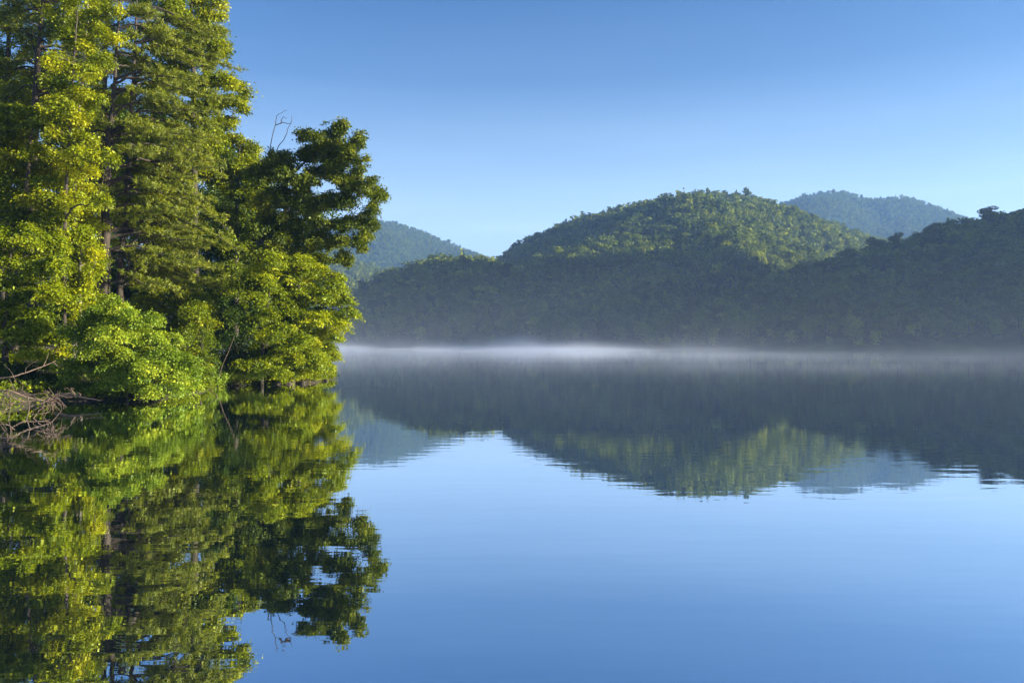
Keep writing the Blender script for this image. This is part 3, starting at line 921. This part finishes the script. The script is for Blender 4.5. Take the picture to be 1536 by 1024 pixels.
    # --- shrubs on the bank
    bush('shore_bush', 'big round pale green bush hanging over the water below the pines', 35.6, 190,
         [(176, 462, 34, 12), (145, 478, 30, 15), (205, 478, 34, 14), (118, 500, 22, 16), (165, 500, 38, 16), (222, 505, 36, 15), (135, 525, 34, 16), (190, 528, 40, 16), (246, 530, 32, 14), (272, 548, 22, 11), (288, 562, 15, 9),
          (118, 550, 24, 14), (165, 555, 38, 15), (225, 552, 40, 14), (262, 570, 26, 10), (292, 577, 10, 6), (200, 576, 40, 10), (150, 580, 30, 8), (240, 582, 32, 7), (105, 575, 16, 10)],
         'bush', 121, rc=.40, nl=56, length=.12, spacing=.44, tint=.5, flat=.5, droop=.5)
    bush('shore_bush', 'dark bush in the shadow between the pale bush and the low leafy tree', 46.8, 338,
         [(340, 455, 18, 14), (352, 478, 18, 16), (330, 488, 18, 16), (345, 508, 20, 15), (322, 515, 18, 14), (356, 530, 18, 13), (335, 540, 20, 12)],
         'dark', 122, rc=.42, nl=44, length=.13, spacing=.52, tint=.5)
    bush('shore_bush', 'dark green bush under the right pine branches beside the pale bush', 43.5, 300,
         [(290, 470, 22, 16), (312, 486, 18, 14), (282, 500, 22, 16), (306, 512, 20, 14), (288, 530, 20, 12), (312, 540, 18, 11)],
         'mid', 123, rc=.42, nl=44, length=.13, spacing=.52, tint=.45)
    bush('fern_clump', 'small pale leafy shrub at the water edge right of the big pale bush', 45.2, 318,
         [(312, 556, 14, 7), (328, 562, 14, 6), (304, 566, 12, 6), (318, 570, 14, 4)], 'bush', 124, rc=.26, nl=44, length=.11, spacing=.34, tint=.45)
    bush('fern_clump', 'small pale leafy shrub at the water edge under the low leafy tree', 47.5, 366,
         [(350, 562, 13, 6), (366, 560, 14, 7), (382, 562, 13, 6), (366, 569, 18, 4)], 'bush', 125, rc=.26, nl=44, length=.11, spacing=.34, tint=.52)
    bush('fern_clump', 'small yellow green shrub at the water edge near the tip of the point', 49.6, 425,
         [(405, 562, 14, 7), (424, 558, 15, 9), (444, 564, 14, 6), (424, 568, 20, 5)], 'bright', 126, rc=.28, nl=44, length=.12, spacing=.36, tint=.45)
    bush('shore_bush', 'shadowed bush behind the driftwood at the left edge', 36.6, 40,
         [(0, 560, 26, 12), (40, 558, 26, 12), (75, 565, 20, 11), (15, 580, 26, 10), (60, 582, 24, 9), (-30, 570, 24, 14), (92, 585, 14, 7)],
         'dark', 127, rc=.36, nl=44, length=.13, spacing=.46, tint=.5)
    # undergrowth over the bank: low leaves nobody could count
    rng = np.random.default_rng(55)
    n = 26000
    x = rng.uniform(-45, -8, n * 4); y = rng.uniform(28, 75, n * 4)
    sd = shore_dist(x, y)
    keep = (sd > -0.1) & (rng.random(n * 4) < np.exp(-np.maximum(sd, 0) / 3.0)) & (wobble(x, y, 2.2, 8) > -.7 + .4 * np.clip(sd, 0, 1))
    x, y = x[keep], y[keep]
    z = ground_h(x, y)
    k = len(x)
    rep = 5
    pos = np.repeat(np.stack([x, y, z], 1), rep, 0) + rng.normal(0, .14, (k * rep, 3)) * np.array([1, 1, .7]) + np.array([0, 0, .2])
    q, f = leaf_quads(pos, rng.standard_normal((k * rep, 3)) * .6 + np.array([0, 0, 1]), rng.standard_normal((k * rep, 3)), rng.uniform(.1, .2, k * rep), rng.uniform(.05, .1, k * rep))
    tag(link('undergrowth', np_mesh('undergrowth', q, f, tint=np.clip(rng.normal(.4, .2, k * rep), 0, 1)), LEAF['mid']),
        'low leafy undergrowth along the soil bank beneath the trees', 'undergrowth', kind='stuff')


def build_driftwood():
    g = 'bleached driftwood piled at the left edge of the lake'
    def db(label, rows, r0, tw=0, seed=0, r1=None):
        dead_branch('driftwood', label, rows, r0 * .6, 500 + seed, 'driftwood', g, tw, None, r1 * .55 if r1 else None)
    db('long pale driftwood bough rising to the right, uppermost of the pile', [(-40, 570, 30), (0, 567, 30), (22, 564, 30), (48, 555, 30.3), (65, 549, 30.6), (84, 541, 31)], .062, 3, 1, .02)
    db('thick pale driftwood limb lying level through the middle of the pile', [(-40, 590, 28.6), (0, 586, 28.5), (18, 587, 28.5), (40, 595, 28.8), (60, 599, 29), (74, 602, 29.2)], .06, 2, 2, .03)
    db('driftwood stem bent like an elbow with its point facing right', [(32, 588, 28.2), (50, 593, 28), (56, 600, 27.8), (66, 609, 27.6), (58, 616, 27.4), (50, 627, 27.0), (38, 632, 26.4)], .035, 0, 3, .022)
    db('driftwood stem arching down to the water in the middle of the pile', [(33, 585, 27.6), (41, 594, 27.4), (44, 608, 27.1), (42, 622, 26.8), (38, 634, 26.2)], .034, 0, 4, .022)
    db('thin upright driftwood stick dipping into the water at the left', [(11, 590, 27.4), (16, 600, 27.3), (15, 616, 27), (12, 632, 26.4)], .028, 0, 5, .018)
    db('slim driftwood stick slanting down to the left edge', [(22, 602, 28), (12, 612, 27.6), (0, 618, 27), (-20, 628, 26)], .026, 2, 6, .014)
    db('pale driftwood pole floating lowest and nearest in the water', [(-40, 634, 25.2), (0, 637, 25.0), (20, 638, 24.9), (38, 643, 24.4), (50, 646, 24.1), (58, 651, 23.8)], .036, 2, 7, .02)
    db('double stemmed driftwood limb pointing right behind the twiggy tangle', [(20, 596, 29.4), (36, 602, 29.6), (58, 600, 29.8), (75, 602, 30)], .034, 2, 8, .02)
    db('thin driftwood stick curving up into the leaves at the left', [(24, 572, 30), (18, 560, 30.1), (12, 552, 30.2), (5, 546, 30.3)], .02, 0, 9, .01)
    db('driftwood branch hooked down from the uppermost bough', [(14, 568, 29.6), (18, 576, 29.4), (22, 586, 29.2), (30, 588, 29), (34, 578, 29), (28, 570, 29.2)], .022, 2, 10, .012)
    db('small driftwood twig trailing at the left below the level limb', [(2, 592, 27.8), (6, 602, 27.4), (10, 608, 27.2), (4, 622, 26.6), (0, 630, 26.2)], .018, 1, 11, .01)
    # the twiggy tangle: one uprooted branch head
    rng = np.random.default_rng(77)
    c = np.array(P(80, 598, 27.6))
    T = Tubes(5)
    for i in range(46):
        a = rng.uniform(-2.9, 0.2) if i < 34 else rng.uniform(0, 3.1)
        ln = rng.uniform(.5, 1.25) if i < 34 else rng.uniform(.25, .6)
        dv = np.array([math.cos(a) * .62, rng.uniform(-.75, .3), math.sin(a) * .55])
        if i % 9 == 0 and i > 30: dv = np.array([.75, 0, .75])
        pts = [c + rng.normal(0, .07, 3)]
        for s in range(3):
            pts.append(pts[-1] + (dv + rng.normal(0, .32, 3)) * ln / 3)
        pts = np.array(pts); pts[:, 2] = np.maximum(pts[:, 2], -.05)
        T.add(smooth_path(pts, 3) - c, np.linspace(.012, .005, 10))
    o = link('driftwood', T.mesh('driftwood'), DEAD, None, tuple(c))
    tag(o, 'twiggy tangle of fine bare driftwood at the right end of the pile', 'driftwood', g)
    db('dark half sunk log pointing right from the twiggy tangle', [(84, 592, 33), (105, 591, 32.6), (128, 596, 32), (152, 601, 31.6)], .10, 2, 12, .025)
    db('thin pale stick resting along the half sunk log', [(86, 594, 31.8), (105, 594, 31.4), (120, 596, 31.2), (130, 598, 31), (156, 600, 30.8)], .022, 1, 13, .01)
    # sticks along the bank
    dead_branch('stick', 'pale bent stick standing in the water right of the big bush', [(326, 596, 37.4), (324, 592, 37.4), (318, 588, 37.5), (311, 582, 37.6)], .018, 601, 'stick', None, 0, None, .012)
    dead_branch('stick', 'thin pale dead stem leaning to the right on the bank', [(329, 562, 45), (336, 542, 45), (344, 524, 45.1), (352, 503, 45.2)], .017, 602, 'stick', None, 0, None, .010)
    dead_branch('stick', 'short pale stick poking from the bank beside the leaning stem', [(318, 578, 44.6), (326, 568, 44.8), (330, 562, 45)], .026, 603, 'stick', None, 1, None, .015)
    # roots and stones on the bank edge
    rng = np.random.default_rng(81)
    spots = [(338, 574, 46.6, .22), (356, 574, 47.1, .16), (416, 572, 48.2, .30), (432, 571, 48.6, .22), (452, 571, 49.2, .26), (470, 569, 50.2, .2), (488, 567, 52.2, .24)]
    lab = ['grey stone at the water edge below the leaning dead stem', 'small grey stone at the water edge left of the low leafy tree', 'largest grey stone at the water edge under the low leafy tree',
           'grey stone right beside the largest stone on the bank', 'grey stone at the water edge between the bank shrub and the flat shrub', 'low grey stone under the flat leaning shrub', 'grey stone furthest out at the tip of the point']
    import bmesh
    for i, (px, py, d, r) in enumerate(spots):
        bm = bmesh.new()
        bmesh.ops.create_icosphere(bm, subdivisions=3, radius=r * .62)
        for v in bm.verts:
            n = v.co.normalized()
            k = 1 + .22 * math.sin(n.x * 3.1 + i) + .18 * math.sin(n.y * 4.3 + 2 * i) + .15 * math.sin(n.z * 5 + i * 3) + .05 * math.sin(n.x * 11 + n.y * 9)
            v.co = Vector((n.x * 1.4, n.y, n.z * .7)) * r * .62 * k
        me = bpy.data.meshes.new('stone'); bm.to_mesh(me); bm.free()
        for p in me.polygons: p.use_smooth = True
        x = (px - 768) / FOC * d
        o = link('stone', me, STONE, None, (x, d, 0.05 + max(0, float(ground_h(np.array([x]), np.array([d]))[0]) * .6)))
        o.rotation_euler.z = rng.uniform(0, 6)
        tag(o, lab[i], 'stone', 'stones along the foot of the bank')


STONE = bark_mat('stone_grey', (.02, .017, .014), (.08, .065, .05), 5, 1.0)


# ------------------------------------------------------------------ water, mist, haze, sky, sun
def build_water():
    n = 96
    rad = [0.0, 40, 200, 700, 2500, 9000]
    co = [(0, 0, 0)]; tri = []
    me = bpy.data.meshes.new('lake')
    for r in rad[1:]:
        for i in range(n):
            a = 2 * math.pi * i / n
            co.append((r * math.cos(a), r * math.sin(a), 0))
    faces = [(0, 1 + i, 1 + (i + 1) % n) for i in range(n)]
    for k in range(len(rad) - 2):
        o = 1 + k * n
        faces += [(o + i, o + n + i, o + n + (i + 1) % n, o + (i + 1) % n) for i in range(n)]
    me.from_pydata(co, [], faces)
    tag(link('water', me, water_mat()), 'still blue lake mirroring the trees, hills and sky', 'lake', kind='structure')


def box_mesh(name, x0, x1, y0, y1, z0, z1):
    me = bpy.data.meshes.new(name)
    v = [(x, y, z) for z in (z0, z1) for x, y in ((x0, y0), (x1, y0), (x1, y1), (x0, y1))]
    me.from_pydata(v, [], [(3, 2, 1, 0), (4, 5, 6, 7), (0, 1, 5, 4), (1, 2, 6, 5), (2, 3, 7, 6), (3, 0, 4, 7)])
    return me


HAZE_DENSITY = 0.00021


def build_haze():
    m, nt, out = new_mat('haze_air')
    v = N(nt, 'ShaderNodeVolumePrincipled', Density=HAZE_DENSITY, Anisotropy=0.25)
    v.inputs['Color'].default_value = (0.28, 0.52, 1.0, 1)
    nt.links.new(v.outputs[0], out.inputs['Volume'])
    o = link('haze', box_mesh('haze', -1500, 2600, -60, 2700, -5, 375), m)
    tag(o, 'thin blue morning haze filling the valley', 'haze', kind='stuff')


def build_mist():
    m, nt, out = new_mat('lake_mist')
    tc = N(nt, 'ShaderNodeTexCoord')
    mp = N(nt, 'ShaderNodeMapping'); mp.inputs['Scale'].default_value = (.016, .034, .12)
    nt.links.new(tc.outputs['Object'], mp.inputs['Vector'])
    nz = N(nt, 'ShaderNodeTexNoise', Scale=1.0, Detail=4.0, Roughness=.55)
    nt.links.new(mp.outputs[0], nz.inputs['Vector'])
    mr = N(nt, 'ShaderNodeMapRange'); mr.inputs['From Min'].default_value = .46; mr.inputs['From Max'].default_value = .72
    nt.links.new(nz.outputs['Fac'], mr.inputs['Value'])
    sp = N(nt, 'ShaderNodeSeparateXYZ'); nt.links.new(tc.outputs['Object'], sp.inputs[0])
    mt = N(nt, 'ShaderNodeMapping'); mt.inputs['Scale'].default_value = (.026, .005, 0)
    nt.links.new(tc.outputs['Object'], mt.inputs['Vector'])
    nh = N(nt, 'ShaderNodeTexNoise', Scale=1.0, Detail=4.0, Roughness=.6)
    nt.links.new(mt.outputs[0], nh.inputs['Vector'])
    ht = N(nt, 'ShaderNodeMapRange'); ht.inputs['From Min'].default_value = .38; ht.inputs['From Max'].default_value = .72
    ht.inputs['To Min'].default_value = .15; ht.inputs['To Max'].default_value = 2.6
    nt.links.new(nh.outputs['Fac'], ht.inputs['Value'])
    dv = N(nt, 'ShaderNodeMath', operation='DIVIDE'); nt.links.new(sp.outputs[2], dv.inputs[0]); nt.links.new(ht.outputs[0], dv.inputs[1])
    ng = N(nt, 'ShaderNodeMath', operation='MULTIPLY'); nt.links.new(dv.outputs[0], ng.inputs[0]); ng.inputs[1].default_value = -1.0
    fz = N(nt, 'ShaderNodeMath', operation='EXPONENT'); nt.links.new(ng.outputs[0], fz.inputs[0])
    fy = N(nt, 'ShaderNodeMapRange', interpolation_type='SMOOTHSTEP')
    fy.inputs['From Min'].default_value = 60; fy.inputs['From Max'].default_value = 290
    nt.links.new(sp.outputs[1], fy.inputs['Value'])
    a = N(nt, 'ShaderNodeMath', operation='MULTIPLY'); nt.links.new(mr.outputs[0], a.inputs[0]); nt.links.new(fz.outputs[0], a.inputs[1])
    b = N(nt, 'ShaderNodeMath', operation='MULTIPLY'); nt.links.new(a.outputs[0], b.inputs[0]); nt.links.new(fy.outputs[0], b.inputs[1])
    fl = N(nt, 'ShaderNodeMapRange', interpolation_type='SMOOTHSTEP')
    fl.inputs['From Min'].default_value = -100; fl.inputs['From Max'].default_value = -20
    fl.inputs['To Min'].default_value = .3; fl.inputs['To Max'].default_value = 1
    nt.links.new(sp.outputs[0], fl.inputs['Value'])
    fx0 = N(nt, 'ShaderNodeMapRange', interpolation_type='SMOOTHSTEP')
    fx0.inputs['From Min'].default_value = 10; fx0.inputs['From Max'].default_value = 85
    fx0.inputs['To Min'].default_value = 1; fx0.inputs['To Max'].default_value = .05
    nt.links.new(sp.outputs[0], fx0.inputs['Value'])
    fx = N(nt, 'ShaderNodeMath', operation='MULTIPLY')
    nt.links.new(fl.outputs[0], fx.inputs[0]); nt.links.new(fx0.outputs[0], fx.inputs[1])
    b2 = N(nt, 'ShaderNodeMath', operation='MULTIPLY'); nt.links.new(b.outputs[0], b2.inputs[0]); nt.links.new(fx.outputs[0], b2.inputs[1])
    b = b2

    def M(op, x, y):
        n = N(nt, 'ShaderNodeMath', operation=op)
        for i, q in enumerate((x, y)):
            if isinstance(q, (int, float)): n.inputs[i].default_value = q
            else: nt.links.new(q, n.inputs[i])
        return n.outputs[0]

    def ss(src, lo, hi, t0=0.0, t1=1.0):
        n = N(nt, 'ShaderNodeMapRange', interpolation_type='SMOOTHSTEP')
        n.inputs['From Min'].default_value = lo; n.inputs['From Max'].default_value = hi
        n.inputs['To Min'].default_value = t0; n.inputs['To Max'].default_value = t1
        nt.links.new(src, n.inputs['Value'])
        return n.outputs[0]
    Y = sp.outputs[1]; Z = sp.outputs[2]
    ms = N(nt, 'ShaderNodeMapping'); ms.inputs['Scale'].default_value = (.011, .075, 0); ms.inputs['Location'].default_value = (3.3, 1.7, 0)
    nt.links.new(tc.outputs['Object'], ms.inputs['Vector'])
    n2 = N(nt, 'ShaderNodeTexNoise', Scale=1.0, Detail=4.0, Roughness=.6); nt.links.new(ms.outputs[0], n2.inputs['Vector'])
    streak = M('MULTIPLY', M('MULTIPLY', ss(n2.outputs['Fac'], .5, .74), M('EXPONENT', M('MULTIPLY', Z, -2.2), 0)), M('MULTIPLY', M('MULTIPLY', ss(Y, 50, 100), ss(Y, 130, 220, 1, 0)), M('MULTIPLY', STREAK_DENSITY, ss(sp.outputs[0], 15, 120, 1, .35))))
    veil = M('MULTIPLY', M('EXPONENT', M('MULTIPLY', Z, -1 / 16), 0), M('MULTIPLY', M('MULTIPLY', ss(Y, 110, 230), ss(Y, 300, 420, 1, 0)), M('MULTIPLY', VEIL_DENSITY, ss(Z, 40, 70, 1, 0))))
    c = N(nt, 'ShaderNodeMath', operation='ADD')
    c0 = M('MULTIPLY', b.outputs[0], MIST_DENSITY)
    nt.links.new(M('ADD', c0, streak), c.inputs[0]); nt.links.new(veil, c.inputs[1])
    v = N(nt, 'ShaderNodeVolumePrincipled', Anisotropy=0.2)
    v.inputs['Color'].default_value = (.80, .86, 1.0, 1)
    nt.links.new(c.outputs[0], v.inputs['Density'])
    nt.links.new(v.outputs[0], out.inputs['Volume'])
    m.cycles.volume_step_rate = 0.5
    o = link('mist', box_mesh('mist', -160, 340, 55, 420, .03, 70), m)
    tag(o, 'low white mist drifting over the far water', 'mist', kind='stuff')


MIST_DENSITY = 0.034
STREAK_DENSITY = 0.034
VEIL_DENSITY = 0.0008
SUN_AZ, SUN_EL = 99, 13.5      # degrees; azimuth clockwise from the view direction


def build_light():
    w = bpy.data.worlds.new('World'); scene.world = w
    w.use_nodes = True
    nt = w.node_tree; nt.nodes.clear()
    out = nt.nodes.new('ShaderNodeOutputWorld')
    bg = nt.nodes.new('ShaderNodeBackground'); bg.inputs['Strength'].default_value = 0.05
    sky = nt.nodes.new('ShaderNodeTexSky'); sky.sky_type = 'NISHITA'; sky.sun_disc = False
    sky.sun_elevation = R(SUN_EL); sky.sun_rotation = R(SUN_AZ)
    sky.altitude = 300; sky.air_density = 1.0; sky.dust_density = 1.0; sky.ozone_density = 3.0
    hs = nt.nodes.new('ShaderNodeHueSaturation'); hs.inputs['Saturation'].default_value = 1.75; hs.inputs['Hue'].default_value = 0.514; hs.inputs['Value'].default_value = .86
    nt.links.new(sky.outputs[0], hs.inputs['Color'])
    # the air pales towards the horizon
    tc = N(nt, 'ShaderNodeTexCoord'); sp = N(nt, 'ShaderNodeSeparateXYZ')
    nt.links.new(tc.outputs['Generated'], sp.inputs[0])
    cr = ramp(nt, [(0.0, (.9,) * 3), (.14, (.82,) * 3), (.22, (.46,) * 3), (.31, (.17,) * 3), (.44, (.03,) * 3)])
    nt.links.new(sp.outputs[2], cr.inputs['Fac'])
    # a few hair-thin veils of cloud low in the sky
    mp = N(nt, 'ShaderNodeMapping'); mp.inputs['Scale'].default_value = (2.0, 2.0, 26.0)
    nt.links.new(tc.outputs['Generated'], mp.inputs['Vector'])
    nz = N(nt, 'ShaderNodeTexNoise', Scale=1.4, Detail=5.0, Roughness=.55)
    nt.links.new(mp.outputs[0], nz.inputs['Vector'])
    mr = N(nt, 'ShaderNodeMapRange'); mr.inputs['From Min'].default_value = .45; mr.inputs['From Max'].default_value = .8
    mr.inputs['To Min'].default_value = .98; mr.inputs['To Max'].default_value = 1.10
    nt.links.new(nz.outputs['Fac'], mr.inputs['Value'])
    fm = N(nt, 'ShaderNodeMath', operation='MULTIPLY', use_clamp=True)
    nt.links.new(cr.outputs['Color'], fm.inputs[0]); nt.links.new(mr.outputs[0], fm.inputs[1])
    mx = N(nt, 'ShaderNodeMix', data_type='RGBA')
    nt.links.new(fm.outputs[0], mx.inputs[0]); nt.links.new(hs.outputs[0], mx.inputs[6])
    mx.inputs[7].default_value = (4.5, 6.0, 7.6, 1)
    nt.links.new(mx.outputs[2], bg.inputs['Color'])
    nt.links.new(bg.outputs[0], out.inputs['Surface'])
    l = bpy.data.lights.new('sun', 'SUN'); l.energy = 5.0; l.angle = R(0.5); l.color = (1.0, .91, .70)
    o = bpy.data.objects.new('sun', l); COL.objects.link(o)
    d = Vector((math.sin(R(SUN_AZ)) * math.cos(R(SUN_EL)), math.cos(R(SUN_AZ)) * math.cos(R(SUN_EL)), math.sin(R(SUN_EL))))
    o.rotation_euler = (-d).to_track_quat('-Z', 'Y').to_euler()
    o.location = (60, -20, 80)


def build_camera():
    c = bpy.data.cameras.new('camera'); c.lens = 28; c.sensor_width = 36; c.clip_start = .1; c.clip_end = 20000
    o = bpy.data.objects.new('camera', c); COL.objects.link(o)
    o.location = (0, 0, CAMH); o.rotation_euler = (R(90), 0, 0)
    scene.camera = o


build_camera()
build_light()
build_water()
build_bank()
build_forests(*build_hills())
build_grove()
build_driftwood()
build_haze()
build_mist()

scene.view_settings.view_transform = 'Standard'
scene.view_settings.look = 'None'
scene.view_settings.gamma = 1
scene.view_settings.exposure = 1.86
cy = scene.cycles
cy.use_denoising = True
cy.max_bounces = 8; cy.diffuse_bounces = 3; cy.glossy_bounces = 4; cy.transmission_bounces = 4
cy.volume_bounces = 1; cy.transparent_max_bounces = 8
cy.volume_max_steps = 256
cy.sample_clamp_indirect = 8
